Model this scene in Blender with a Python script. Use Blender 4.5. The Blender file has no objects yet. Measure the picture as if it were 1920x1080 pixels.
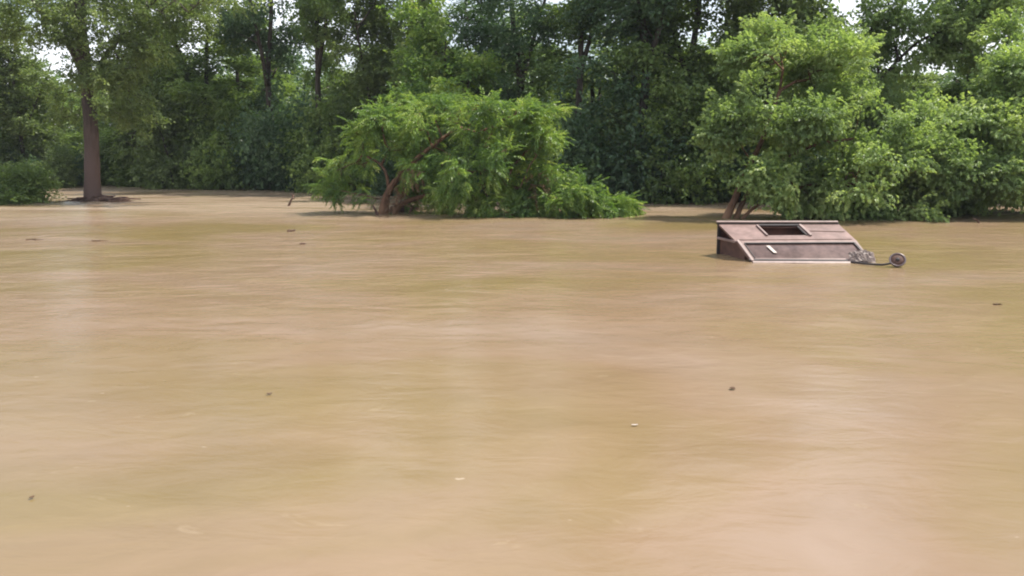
import bpy, math, random
import numpy as np
from mathutils import Vector, Matrix

C = bpy.context.scene
COL = C.collection
# ------------------------------------------------------------------ camera, sky, sun, exposure
CAM_H = 1.8
FPX = 1663.0                      # focal length in photo pixels (1920 wide)
PITCH = math.atan((540 - 285) / FPX)
cd = bpy.data.cameras.new("camera")
cam = bpy.data.objects.new("camera", cd)
COL.objects.link(cam)
cam.location = (0, 0, CAM_H)
cam.rotation_euler = (math.pi / 2 - PITCH, 0, 0)
cd.sensor_width = 36
cd.lens = 36 * FPX / 1920
cd.clip_start = 0.1
cd.clip_end = 3000
C.camera = cam

SUN_EL = math.radians(60)
SUN_AZ = math.radians(68)         # compass from +Y (view direction) turning right
TO_SUN = Vector((math.cos(SUN_EL) * math.sin(SUN_AZ), math.cos(SUN_EL) * math.cos(SUN_AZ), math.sin(SUN_EL)))
w = bpy.data.worlds.new("World")
C.world = w
w.use_nodes = True
nt = w.node_tree
bg = nt.nodes["Background"]
sky = nt.nodes.new("ShaderNodeTexSky")
sky.sky_type = 'NISHITA'
sky.sun_disc = False
sky.sun_elevation = SUN_EL
sky.sun_rotation = SUN_AZ
sky.air_density = 1.0
sky.dust_density = 2.5
tc = nt.nodes.new("ShaderNodeTexCoord")
cn = nt.nodes.new("ShaderNodeTexNoise")
cn.inputs["Scale"].default_value = 2.2
cn.inputs["Detail"].default_value = 6
cmap = nt.nodes.new("ShaderNodeMapping")
cmap.inputs["Scale"].default_value = (1, 1, 2.5)
nt.links.new(tc.outputs["Generated"], cmap.inputs[0])
nt.links.new(cmap.outputs[0], cn.inputs["Vector"])
cr = nt.nodes.new("ShaderNodeValToRGB")
cr.color_ramp.elements[0].position = 0.40
cr.color_ramp.elements[1].position = 0.60
cr.color_ramp.elements[1].color = (0.85, 0.85, 0.85, 1)
nt.links.new(cn.outputs["Fac"], cr.inputs[0])
mx = nt.nodes.new("ShaderNodeMixRGB")
mx.inputs[2].default_value = (9.0, 9.2, 9.8, 1)
nt.links.new(cr.outputs[0], mx.inputs[0])
nt.links.new(sky.outputs[0], mx.inputs[1])
nt.links.new(mx.outputs[0], bg.inputs["Color"])
bg.inputs["Strength"].default_value = 0.10

sl = bpy.data.lights.new("sun", 'SUN')
sl.energy = 4.0
sl.angle = math.radians(0.53)
sl.color = (1.0, 0.95, 0.86)
so = bpy.data.objects.new("sun", sl)
COL.objects.link(so)
so.rotation_euler = TO_SUN.to_track_quat('Z', 'Y').to_euler()
so.location = (20, 10, 40)

C.view_settings.view_transform = 'Standard'
C.view_settings.look = 'None'
C.view_settings.gamma = 1
C.view_settings.exposure = 1.0
C.cycles.filter_width = 2.0
C.cycles.max_bounces = 8
C.cycles.diffuse_bounces = 4
C.cycles.transmission_bounces = 4
C.cycles.sample_clamp_indirect = 4

# ------------------------------------------------------------------ helpers
def P(px, py, D):
    """world point at depth y = D on the sight line of a photo pixel"""
    x = (px - 960) / FPX
    y = -(py - 540) / FPX
    c, s = math.cos(PITCH), math.sin(PITCH)
    d = np.array([x, c + y * s, -s + y * c])
    t = D / d[1]
    return np.array([0, 0, CAM_H]) + d * t

def W(px, py, z=0.0):
    """point of the level z seen at a photo pixel"""
    a = P(px, py, 1.0)
    d = a - np.array([0, 0, CAM_H])
    return np.array([0, 0, CAM_H]) + d * ((z - CAM_H) / d[2])

def tag(o, label=None, cat=None, group=None, kind=None):
    if label: o['label'] = label
    if cat: o['category'] = cat
    if group: o['group'] = group
    if kind: o['kind'] = kind
    return o

def empty(name, loc, rz=0.0):
    o = bpy.data.objects.new(name, None)
    o.empty_display_size = 0.3
    o.location = loc
    o.rotation_euler = (0, 0, rz)
    COL.objects.link(o)
    return o

def mesh_np(name, V, F, mat, parent=None, smooth=False, attr=None):
    """V (n,3), F (m,k) of one polygon size, or list of such arrays"""
    me = bpy.data.meshes.new(name)
    Fs = F if isinstance(F, list) else [F]
    Fs = [np.asarray(f, dtype=np.int32) for f in Fs if len(f)]
    V = np.asarray(V, dtype=np.float32)
    me.vertices.add(len(V))
    me.vertices.foreach_set("co", V.ravel())
    loops = np.concatenate([f.ravel() for f in Fs])
    sizes = np.concatenate([np.full(len(f), f.shape[1], dtype=np.int32) for f in Fs])
    starts = np.concatenate([[0], np.cumsum(sizes)[:-1]]).astype(np.int32)
    me.loops.add(len(loops))
    me.loops.foreach_set("vertex_index", loops)
    me.polygons.add(len(sizes))
    me.polygons.foreach_set("loop_start", starts)
    me.polygons.foreach_set("loop_total", sizes)
    me.polygons.foreach_set("use_smooth", np.full(len(sizes), smooth, dtype=bool))
    if attr is not None:
        a = me.attributes.new("tint", 'FLOAT', 'POINT')
        a.data.foreach_set("value", np.asarray(attr, dtype=np.float32))
    me.update(calc_edges=True)
    me.validate()
    me.materials.append(mat)
    o = bpy.data.objects.new(name, me)
    COL.objects.link(o)
    if parent is not None: o.parent = parent
    return o

class MB:
    def __init__(s): s.v = []; s.f = []
    def add(s, vs, fs):
        b = len(s.v); s.v += [tuple(map(float, p)) for p in vs]
        s.f += [tuple(i + b for i in f) for f in fs]
    def box8(s, a):   # 8 corners: bottom ring 4, top ring 4
        s.add(a, [(3,2,1,0),(4,5,6,7),(0,1,5,4),(1,2,6,5),(2,3,7,6),(3,0,4,7)])
    def bar(s, p, q, wd, ht, up=(0,0,1)):
        p = Vector(p); q = Vector(q); d = (q-p).normalized(); up = Vector(up)
        sd = d.cross(up).normalized(); u = sd.cross(d).normalized()
        a = []
        for e in (p, q):
            for i, j in ((-1,-1),(1,-1),(1,1),(-1,1)):
                a.append(e + sd*wd/2*i + u*ht/2*j)
        s.add(a, [(3,2,1,0),(4,5,6,7),(0,1,5,4),(1,2,6,5),(2,3,7,6),(3,0,4,7)])
    def tube(s, pts, rs, n=8, cap=True):
        pts = [Vector(p) for p in pts]; rings = []
        prev = None
        for i, p in enumerate(pts):
            d = (pts[min(i+1, len(pts)-1)] - pts[max(i-1, 0)]).normalized()
            if prev is None:
                sd = d.cross(Vector((0.13, 0.9, 0.31))).normalized()
            else:
                sd = (prev - d*prev.dot(d)).normalized()
            prev = sd
            u = d.cross(sd)
            rings.append([p + (sd*math.cos(2*math.pi*k/n) + u*math.sin(2*math.pi*k/n))*rs[i] for k in range(n)])
        vs = [v for r in rings for v in r]
        fs = [(i*n+k, i*n+(k+1)%n, (i+1)*n+(k+1)%n, (i+1)*n+k) for i in range(len(pts)-1) for k in range(n)]
        if cap:
            fs.append(tuple(range(n-1,-1,-1))); b = (len(pts)-1)*n
            fs.append(tuple(b+k for k in range(n)))
        s.add(vs, fs)
    def build(s, name, mat, parent=None, smooth=False, bevel=0):
        me = bpy.data.meshes.new(name)
        me.from_pydata(s.v, [], s.f); me.update()
        if smooth: me.polygons.foreach_set("use_smooth", [True]*len(me.polygons))
        me.materials.append(mat)
        o = bpy.data.objects.new(name, me); COL.objects.link(o)
        if parent is not None: o.parent = parent
        if bevel:
            m = o.modifiers.new("bevel", 'BEVEL'); m.width = bevel; m.segments = 2; m.limit_method = 'ANGLE'
        return o

# ------------------------------------------------------------------ materials
def new_mat(name):
    m = bpy.data.materials.new(name); m.use_nodes = True
    t = m.node_tree
    return m, t, t.nodes["Principled BSDF"]

def nd(t, typ, **kw):
    n = t.nodes.new(typ)
    for k, v in kw.items():
        if k in n.inputs: n.inputs[k].default_value = v
        else: setattr(n, k, v)
    return n

def ramp(t, src, stops):
    r = t.nodes.new("ShaderNodeValToRGB")
    e = r.color_ramp.elements
    e[0].position, e[0].color = stops[0][0], (*stops[0][1], 1)
    e[1].position, e[1].color = stops[-1][0], (*stops[-1][1], 1)
    for p, c in stops[1:-1]:
        x = e.new(p); x.color = (*c, 1)
    t.links.new(src, r.inputs[0])
    return r.outputs[0]

def leaf_mat(name, stops, trans=0.35, rough=0.45, tcol=(1.25, 1.3, 0.6), nscale=0.8):
    m, t, b = new_mat(name)
    a = nd(t, "ShaderNodeAttribute", attribute_name="tint")
    tcn = nd(t, "ShaderNodeTexCoord")
    n = nd(t, "ShaderNodeTexNoise", Scale=nscale, Detail=3.0)
    t.links.new(tcn.outputs["Object"], n.inputs["Vector"])
    ad = nd(t, "ShaderNodeMath", operation='MULTIPLY_ADD')
    t.links.new(n.outputs["Fac"], ad.inputs[0]); ad.inputs[1].default_value = 1.3
    sb = nd(t, "ShaderNodeMath", operation='MULTIPLY_ADD')
    t.links.new(a.outputs["Fac"], sb.inputs[0]); sb.inputs[1].default_value = 0.5; sb.inputs[2].default_value = -0.4
    t.links.new(sb.outputs[0], ad.inputs[2])
    col = ramp(t, ad.outputs[0], stops)
    t.links.new(col, b.inputs["Base Color"])
    b.inputs["Roughness"].default_value = rough
    b.inputs["Specular IOR Level"].default_value = 0.4
    tr = nd(t, "ShaderNodeBsdfTranslucent")
    mu = nd(t, "ShaderNodeMixRGB", blend_type='MULTIPLY', Fac=1.0)
    t.links.new(col, mu.inputs[1]); mu.inputs[2].default_value = (*tcol, 1)
    t.links.new(mu.outputs[0], tr.inputs["Color"])
    mix = nd(t, "ShaderNodeMixShader", Fac=trans)
    t.links.new(b.outputs[0], mix.inputs[1]); t.links.new(tr.outputs[0], mix.inputs[2])
    t.links.new(mix.outputs[0], t.nodes["Material Output"].inputs["Surface"])
    return m

def bark_mat(name, c0, c1, scale=6.0, mud_sunlit=None):
    m, t, b = new_mat(name)
    tcn = nd(t, "ShaderNodeTexCoord")
    mp = nd(t, "ShaderNodeMapping"); mp.inputs["Scale"].default_value = (1, 1, 0.18)
    t.links.new(tcn.outputs["Object"], mp.inputs[0])
    n = nd(t, "ShaderNodeTexNoise", Scale=scale, Detail=6.0, Roughness=0.7)
    t.links.new(mp.outputs[0], n.inputs["Vector"])
    col = ramp(t, n.outputs["Fac"], [(0.35, c0), (0.65, c1)])
    if mud_sunlit:  # paler foot: silt film on bark_brown, painted sunlight on bark_grey
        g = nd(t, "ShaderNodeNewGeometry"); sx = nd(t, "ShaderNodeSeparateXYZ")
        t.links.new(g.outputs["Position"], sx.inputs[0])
        mr = nd(t, "ShaderNodeMapRange"); mr.inputs["From Min"].default_value = mud_sunlit[1]; mr.inputs["From Max"].default_value = mud_sunlit[1]*0.35
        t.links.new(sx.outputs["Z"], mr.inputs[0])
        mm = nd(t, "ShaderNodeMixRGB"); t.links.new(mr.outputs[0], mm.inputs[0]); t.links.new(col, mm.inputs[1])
        mm.inputs[2].default_value = (*mud_sunlit[0], 1); col = mm.outputs[0]
    t.links.new(col, b.inputs["Base Color"])
    b.inputs["Roughness"].default_value = 0.9
    b.inputs["Specular IOR Level"].default_value = 0.2
    bp = nd(t, "ShaderNodeBump", Strength=0.9, Distance=0.03)
    t.links.new(n.outputs["Fac"], bp.inputs["Height"]); t.links.new(bp.outputs[0], b.inputs["Normal"])
    return m

M = {}
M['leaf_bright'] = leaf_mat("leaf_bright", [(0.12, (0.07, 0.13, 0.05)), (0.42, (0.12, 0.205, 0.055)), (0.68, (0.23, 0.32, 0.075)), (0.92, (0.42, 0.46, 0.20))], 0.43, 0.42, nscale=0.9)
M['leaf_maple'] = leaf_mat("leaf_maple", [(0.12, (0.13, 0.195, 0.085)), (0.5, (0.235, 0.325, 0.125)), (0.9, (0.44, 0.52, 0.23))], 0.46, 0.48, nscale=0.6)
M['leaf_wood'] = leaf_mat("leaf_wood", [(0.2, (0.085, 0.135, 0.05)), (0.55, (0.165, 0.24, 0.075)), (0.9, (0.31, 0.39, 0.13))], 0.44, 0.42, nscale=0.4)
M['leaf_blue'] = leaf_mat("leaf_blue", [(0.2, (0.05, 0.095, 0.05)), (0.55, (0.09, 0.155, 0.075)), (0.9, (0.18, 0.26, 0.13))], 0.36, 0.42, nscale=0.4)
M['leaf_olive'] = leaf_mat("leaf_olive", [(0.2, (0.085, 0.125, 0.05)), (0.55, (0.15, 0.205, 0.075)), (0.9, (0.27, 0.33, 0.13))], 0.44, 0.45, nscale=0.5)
M['bark_grey'] = bark_mat("bark_grey", (0.035, 0.028, 0.024), (0.10, 0.078, 0.066), 9, mud_sunlit=((0.125, 0.085, 0.07), 3.2))  # pale lower trunk: sunlight put into the bark colour
M['bark_dark'] = bark_mat("bark_dark", (0.03, 0.025, 0.02), (0.085, 0.07, 0.055), 7)
M['bark_brown'] = bark_mat("bark_brown", (0.06, 0.035, 0.022), (0.19, 0.105, 0.065), 12, mud_sunlit=((0.22, 0.13, 0.08), 0.35))
M['driftwood'] = bark_mat("driftwood", (0.05, 0.03, 0.022), (0.16, 0.10, 0.075), 10)
M['dead_leaf'] = leaf_mat("dead_leaf", [(0.2, (0.10, 0.055, 0.03)), (0.9, (0.24, 0.15, 0.09))], 0.15, 0.8)

def water_mat():
    m, t, b = new_mat("muddy_water")
    g = nd(t, "ShaderNodeNewGeometry")
    def noise(sc, detail, stretch, rough=0.5, dist=0.0, off=0.0):
        mp = nd(t, "ShaderNodeMapping"); mp.inputs["Scale"].default_value = stretch
        mp.inputs["Location"].default_value = (off, off * 0.7, 0)
        mp.inputs["Rotation"].default_value = (0, 0, math.radians(4))
        t.links.new(g.outputs["Position"], mp.inputs[0])
        n = nd(t, "ShaderNodeTexNoise", Scale=sc, Detail=detail, Roughness=rough, Distortion=dist)
        t.links.new(mp.outputs[0], n.inputs["Vector"])
        return n.outputs["Fac"]
    # silt patches carried by the current, ochre and tan; palest stop paints sky glare
    patch = noise(0.26, 4.0, (0.75, 1.0, 1), 0.5, 0.8, 13.0)
    col = ramp(t, patch, [(0.32, (0.172, 0.124, 0.053)), (0.45, (0.194, 0.136, 0.073)), (0.55, (0.208, 0.142, 0.088)), (0.70, (0.224, 0.161, 0.115))])
    fine = noise(1.1, 6.0, (0.7, 1.0, 1), 0.62, 0.8, 3.0)
    fcol = ramp(t, fine, [(0.32, (0.90, 0.89, 0.85)), (0.68, (1.04, 1.04, 1.06))])
    mu = nd(t, "ShaderNodeMixRGB", blend_type='MULTIPLY', Fac=1.0)
    t.links.new(col, mu.inputs[1]); t.links.new(fcol, mu.inputs[2])
    # sparse foam flecks and froth
    fo = noise(2.3, 5.0, (0.7, 1.1, 1), 0.6, 0.7, 31.0)
    fm = ramp(t, fo, [(0.66, (0, 0, 0)), (0.74, (0.4, 0.4, 0.4))])
    mf = nd(t, "ShaderNodeMixRGB"); t.links.new(fm, mf.inputs[0]); t.links.new(mu.outputs[0], mf.inputs[1])
    mf.inputs[2].default_value = (0.33, 0.26, 0.17, 1)
    # tiny bubbles of scum
    bm = ramp(t, noise(11.0, 2.0, (0.6, 1.0, 1), 0.5, 0.0, 91.0), [(0.765, (0, 0, 0)), (0.80, (0.45, 0.45, 0.45))])
    mb_ = nd(t, "ShaderNodeMixRGB"); t.links.new(bm, mb_.inputs[0]); t.links.new(mf.outputs[0], mb_.inputs[1])
    mb_.inputs[2].default_value = (0.40, 0.33, 0.25, 1); mf = mb_
    # paler, silt-coloured streaks along the wood
    sx = nd(t, "ShaderNodeSeparateXYZ"); t.links.new(g.outputs["Position"], sx.inputs[0])
    mr = nd(t, "ShaderNodeMapRange"); mr.inputs["From Min"].default_value = 22; mr.inputs["From Max"].default_value = 29
    t.links.new(sx.outputs["Y"], mr.inputs[0])
    sn = ramp(t, noise(0.5, 4.0, (0.35, 1.6, 1), 0.6, 0.6, 51.0), [(0.40, (0, 0, 0)), (0.52, (1, 1, 1))])
    sm_ = nd(t, "ShaderNodeMath", operation='MULTIPLY'); t.links.new(mr.outputs[0], sm_.inputs[0]); t.links.new(sn, sm_.inputs[1])
    ms = nd(t, "ShaderNodeMixRGB"); t.links.new(sm_.outputs[0], ms.inputs[0]); t.links.new(mf.outputs[0], ms.inputs[1])
    ms.inputs[2].default_value = (0.31, 0.235, 0.165, 1)
    t.links.new(ms.outputs[0], b.inputs["Base Color"])
    b.inputs["Roughness"].default_value = 0.22
    b.inputs["IOR"].default_value = 1.33
    h1 = noise(0.8, 3.0, (0.7, 1.1, 1), 0.5, 0.5, 7.0)
    h2 = noise(5.0, 3.0, (0.7, 1.1, 1), 0.5, 0.4, 2.0)
    a = nd(t, "ShaderNodeMath", operation='MULTIPLY_ADD'); t.links.new(h2, a.inputs[0]); a.inputs[1].default_value = 0.10
    t.links.new(h1, a.inputs[2])
    # calm, deep water near the bank; the fast shallow current beyond is choppy
    mc = nd(t, "ShaderNodeMapRange"); mc.inputs["From Min"].default_value = 7; mc.inputs["From Max"].default_value = 19
    mc.inputs["To Min"].default_value = 0.35; mc.inputs["To Max"].default_value = 1.7
    t.links.new(sx.outputs["Y"], mc.inputs[0])
    h3 = noise(2.4, 4.0, (0.7, 1.3, 1), 0.6, 0.5, 77.0)
    a3 = nd(t, "ShaderNodeMath", operation='MULTIPLY_ADD'); t.links.new(h3, a3.inputs[0]); a3.inputs[1].default_value = 0.45
    t.links.new(a.outputs[0], a3.inputs[2])
    am = nd(t, "ShaderNodeMath", operation='MULTIPLY'); t.links.new(a3.outputs[0], am.inputs[0]); t.links.new(mc.outputs[0], am.inputs[1])
    bp = nd(t, "ShaderNodeBump", Strength=1.0, Distance=0.06)
    t.links.new(am.outputs[0], bp.inputs["Height"]); t.links.new(bp.outputs[0], b.inputs["Normal"])
    return m
M['water'] = water_mat()

def ground_mat():
    m, t, b = new_mat("wood_floor_soil")
    g = nd(t, "ShaderNodeNewGeometry")
    n = nd(t, "ShaderNodeTexNoise", Scale=1.3, Detail=8.0, Roughness=0.7)
    t.links.new(g.outputs["Position"], n.inputs["Vector"])
    col = ramp(t, n.outputs["Fac"], [(0.3, (0.055, 0.035, 0.022)), (0.5, (0.10, 0.065, 0.042)), (0.7, (0.06, 0.075, 0.03))])
    t.links.new(col, b.inputs["Base Color"]); b.inputs["Roughness"].default_value = 0.95
    bp = nd(t, "ShaderNodeBump", Strength=0.8, Distance=0.15)
    t.links.new(n.outputs["Fac"], bp.inputs["Height"]); t.links.new(bp.outputs[0], b.inputs["Normal"])
    return m
M['ground'] = ground_mat()

def plain(name, c0, c1, rough, scale=8.0, metal=0.0, bump=0.2, spec=0.5):
    m, t, b = new_mat(name)
    tcn = nd(t, "ShaderNodeTexCoord")
    n = nd(t, "ShaderNodeTexNoise", Scale=scale, Detail=6.0, Roughness=0.65)
    t.links.new(tcn.outputs["Object"], n.inputs["Vector"])
    col = ramp(t, n.outputs["Fac"], [(0.35, c0), (0.65, c1)])
    t.links.new(col, b.inputs["Base Color"])
    b.inputs["Roughness"].default_value = rough; b.inputs["Metallic"].default_value = metal
    b.inputs["Specular IOR Level"].default_value = spec
    bp = nd(t, "ShaderNodeBump", Strength=bump, Distance=0.01)
    t.links.new(n.outputs["Fac"], bp.inputs["Height"]); t.links.new(bp.outputs[0], b.inputs["Normal"])
    return m
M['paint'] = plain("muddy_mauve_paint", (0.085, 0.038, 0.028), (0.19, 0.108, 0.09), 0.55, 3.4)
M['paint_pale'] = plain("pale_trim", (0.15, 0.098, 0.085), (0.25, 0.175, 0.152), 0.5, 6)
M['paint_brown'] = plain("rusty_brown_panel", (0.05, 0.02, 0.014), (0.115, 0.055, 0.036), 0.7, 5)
M['seal'] = plain("dark_rubber", (0.018, 0.014, 0.014), (0.04, 0.03, 0.03), 0.7, 10)
M['inside'] = plain("cab_lining", (0.05, 0.022, 0.016), (0.11, 0.045, 0.03), 0.9, 6)
M['glass'] = plain("mud_filmed_glass", (0.05, 0.03, 0.026), (0.135, 0.088, 0.077), 0.12, 3.2, bump=0.02, spec=0.25)
M['sticker'] = plain("pale_sticker", (0.36, 0.31, 0.27), (0.45, 0.40, 0.35), 0.6, 12)
M['rag'] = plain("silty_sheet", (0.09, 0.062, 0.05), (0.22, 0.165, 0.14), 0.5, 14)
M['mirror_rim'] = plain("worn_chrome", (0.09, 0.065, 0.065), (0.20, 0.16, 0.16), 0.35, 10, metal=0.3)

# ------------------------------------------------------------------ ground and water
def vnoise(x, y, seed, octaves=4):
    r = np.random.RandomState(seed); z = np.zeros_like(x); amp = 1.0; fr = 1.0
    for _ in range(octaves):
        for _ in range(4):
            a = r.uniform(0, 2*math.pi); ph = r.uniform(0, 6.28); k = fr * r.uniform(0.7, 1.3)
            z += amp * 0.25 * np.sin(k*(x*math.cos(a) + y*math.sin(a)) + ph + 0.8*np.sin(0.6*k*(y*math.cos(a)-x*math.sin(a))))
        amp *= 0.5; fr *= 2.1
    return z

def shore(x):
    return np.interp(x, [-200, -30, -20, -9, -3, 5, 10, 18, 40, 200],
                     [60, 47, 45.5, 42.5, 36, 32.8, 30.5, 29.5, 31, 40]) + 0.5*np.sin(x*0.9) + 0.3*np.sin(x*2.3+1)

def graded(lo, hi, fine_lo, fine_hi, step, nout):
    a = fine_lo - np.geomspace(step, fine_lo - lo, nout)[::-1]
    b = fine_hi + np.geomspace(step, hi - fine_hi, nout)
    return np.concatenate([a, np.arange(fine_lo, fine_hi + 1e-6, step), b])

def sheet(name, xs, ys, zf, mat):
    X, Y = np.meshgrid(xs, ys)
    Z = zf(X, Y)
    V = np.stack([X.ravel(), Y.ravel(), Z.ravel()], 1)
    nx, ny = len(xs), len(ys)
    i = (np.arange(ny-1)[:, None]*nx + np.arange(nx-1)[None, :]).ravel()
    F = np.stack([i, i+1, i+nx+1, i+nx], 1)
    return mesh_np(name, V, F, mat, smooth=True)

def ground_h(X, Y):
    d = Y - shore(X)
    h = np.interp(d, [-3, 2.0, 3.8, 6, 14, 60, 400], [-1.6, -0.3, -0.02, 0.18, 0.5, 1.6, 6])
    near = np.interp(Y, [-8, -3, -1, 1.5], [0.5, 0.25, 0.0, -1.6])
    h = np.where(Y < 3, np.maximum(near, np.minimum(h, -0.3)), h)
    return h + 0.09*vnoise(X*0.8, Y*0.8, 4)*np.clip((d+2)/4, 0, 1)
gr = sheet("ground", graded(-800, 800, -45, 45, 0.6, 22), graded(-300, 900, -10, 75, 0.6, 20), ground_h, M['ground'])
tag(gr, kind="structure")

def water_h(X, Y):
    f = np.clip(Y/20, 0.5, 1.2)
    z = 0.010*vnoise(X*0.7, Y*0.9, 8, 3) + 0.005*f*vnoise(X*1.8, Y*2.6, 9, 3)
    # the current piles up against the things standing in it
    for (x, y, a, s) in ((-15.1, 32, 0.05, 1.0), (-3.4, 24.6, 0.05, 0.7), (4.6, 15.3, 0.03, 1.1), (6.2, 23.5, 0.05, .9)):
        z += a*np.exp(-((X-x+s*0.6)**2 + ((Y-y)*1.6)**2)/(s*s)) * np.sin(6*(X-x)+2*Y)
    return z
wt = sheet("water", graded(-800, 800, -34, 34, 0.14, 26), graded(-3.5, 300, 1.5, 50, 0.11, 26), water_h, M['water'])
tag(wt, kind="structure")

# ------------------------------------------------------------------ trees
def ell(rng, lobes, n, shell=0.55):
    """n points in a set of ellipsoids (centre, radii[, weight]), denser to the outside"""
    wts = np.array([l[1][0]*l[1][1]*l[1][2]*(l[2] if len(l) > 2 else 1) for l in lobes], float) ** 0.8
    k = rng.choice(len(lobes), n, p=wts/wts.sum())
    d = rng.normal(size=(n, 3)); d /= np.linalg.norm(d, axis=1)[:, None]
    r = rng.uniform(shell**3, 1, n) ** (1/3) * rng.uniform(0.8, 1.12, n)
    c = np.array([l[0] for l in lobes])[k]; R = np.array([l[1] for l in lobes])[k]
    return c + d*R*r[:, None]

def skeleton(trunks, att, rng, step=0.35, bf=0.35, minz=None):
    """attach every attractor to the growing branch net; returns nodes, parents, tip ids"""
    nodes = []; par = []; path = []
    for tr in trunks:
        base = -1
        for i, p in enumerate(tr):
            p = np.array(p, float)
            if i == 0:
                nodes.append(p); par.append(-1); path.append(0.0)
            else:
                q = nodes[-1]; L = np.linalg.norm(p-q); m = max(1, int(L/step))
                for j in range(1, m+1):
                    nn = q + (p-q)*j/m
                    par.append(len(nodes)-1); path.append(path[-1] + L/m); nodes.append(nn)
    ntr = len(nodes)
    N = np.zeros((ntr + len(att)*40, 3)); N[:ntr] = nodes
    Pth = np.zeros(len(N)); Pth[:ntr] = path
    z0 = min(t[0][2] for t in trunks); H = max(t[-1][2] for t in trunks) - z0
    cnt = ntr
    usable = np.zeros(len(N), bool); usable[:ntr] = (N[:ntr, 2] - z0) > 0.22*H
    top = np.array(trunks[0][-1])
    order = np.argsort(np.min(np.stack([np.linalg.norm(att - np.array(t[-1]), axis=1) for t in trunks]), axis=0))
    tips = []
    for ai in order:
        a = att[ai]
        d = np.linalg.norm(N[:cnt] - a, axis=1)
        cost = d + bf*Pth[:cnt] + np.where(usable[:cnt], 0, 100) + 0.25*np.maximum(N[:cnt, 2]-a[2], 0)
        j = int(np.argmin(cost)); s = N[j].copy(); L = d[j]
        m = max(1, int(L/step)); m = min(m, 39); last = j
        side = rng.normal(size=3)*0.06*L; side[2] += 0.10*L
        for k in range(1, m+1):
            u = k/m
            pt = s + (a-s)*u + side*math.sin(math.pi*u)
            N[cnt] = pt; par.append(last); Pth[cnt] = Pth[last] + L/m; usable[cnt] = True
            last = cnt; cnt += 1
        tips.append(last)
    return N[:cnt], np.array(par), np.array(tips), ntr

def radii(par, tips, r_tip=0.006, p=2.3):
    n = len(par); a = np.zeros(n); a[tips] += r_tip**p
    for i in range(n-1, -1, -1):
        if a[i] == 0: a[i] = r_tip**p
        if par[i] >= 0: a[par[i]] += a[i]
    return a ** (1/p)

def wood_mesh(name, N, par, R, trunk_r, ntr, mat, parent, sides=6, flare=1.5, rmin=0.0, trunk_list=None):
    """branch prisms in one mesh + smooth trunk tubes"""
    mb_v = []; mb_f = []; off = 0
    R = R.copy()
    top_r = R[ntr-1]
    idx = [i for i in range(len(par)) if par[i] >= 0 and i >= ntr and R[i] > rmin]
    idx = np.array(idx, dtype=int)
    if len(idx):
        a = N[par[idx]]; b = N[idx]; ra = np.minimum(R[par[idx]], R[idx]*1.5); rb = R[idx]
        d = b-a; L = np.linalg.norm(d, axis=1)[:, None]; d = d/np.maximum(L, 1e-6)
        ref = np.tile(np.array([0.31, 0.17, 0.93]), (len(idx), 1)); ref[np.abs(d[:, 2]) > 0.85] = (1, 0.1, 0)
        s = np.cross(d, ref); s /= np.linalg.norm(s, axis=1)[:, None]; u = np.cross(d, s)
        a = a - d*ra[:, None]*0.4
        ns = 5
        th = np.arange(ns)*2*math.pi/ns
        ringa = a[:, None] + (s[:, None]*np.cos(th)[None, :, None] + u[:, None]*np.sin(th)[None, :, None])*ra[:, None, None]
        ringb = b[:, None] + (s[:, None]*np.cos(th)[None, :, None] + u[:, None]*np.sin(th)[None, :, None])*rb[:, None, None]
        V = np.concatenate([ringa, ringb], 1).reshape(-1, 3)
        base = (np.arange(len(idx))*2*ns)[:, None]
        F = np.concatenate([np.stack([base[:, 0]+k, base[:, 0]+(k+1) % ns, base[:, 0]+ns+(k+1) % ns, base[:, 0]+ns+k], 1) for k in range(ns)])
    else:
        V = np.zeros((0, 3)); F = np.zeros((0, 4), int)
    tb = MB()
    for tr, r0, r1 in trunk_list:
        pts = [Vector(p) for p in tr]
        # smooth resample
        q = []
        for i in range(len(pts)-1):
            p0 = pts[max(i-1, 0)]; p1 = pts[i]; p2 = pts[i+1]; p3 = pts[min(i+2, len(pts)-1)]
            for k in range(5):
                t = k/5
                q.append(0.5*((2*p1) + (p2-p0)*t + (2*p0-5*p1+4*p2-p3)*t*t + (3*p1-p0-3*p2+p3)*t**3))
        q.append(pts[-1])
        n = len(q)
        rs = [(r0 + (r1-r0)*(i/(n-1))**0.8)*(1 + (flare-1)*math.exp(-i/(0.07*n+0.6)))*(1+0.04*math.sin(i*2.3)) for i in range(n)]
        tb.tube(q, rs, 12, cap=True)
    tv = np.array(tb.v); caps = [f for f in tb.f if len(f) != 4]; quads = np.array([f for f in tb.f if len(f) == 4])
    V2 = np.concatenate([tv, V]); 
    o = mesh_np(name, V2, [quads, np.array(caps), F+len(tv)], mat, parent, smooth=True)
    return o

def norm(v): return v/np.maximum(np.linalg.norm(v, axis=-1, keepdims=True), 1e-9)

def leaf_quad(base, d, nrm, L, wd, fold=0.25):
    """one leaflet: base, left, tip, right"""
    s = np.cross(d, nrm); s /= max(np.linalg.norm(s), 1e-6); nn = np.cross(s, d)
    mid = base + d*L*0.45
    return [base, mid + s*wd/2 + nn*wd*fold, base + d*L - nn*L*0.10, mid - s*wd/2 + nn*wd*fold]

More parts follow.
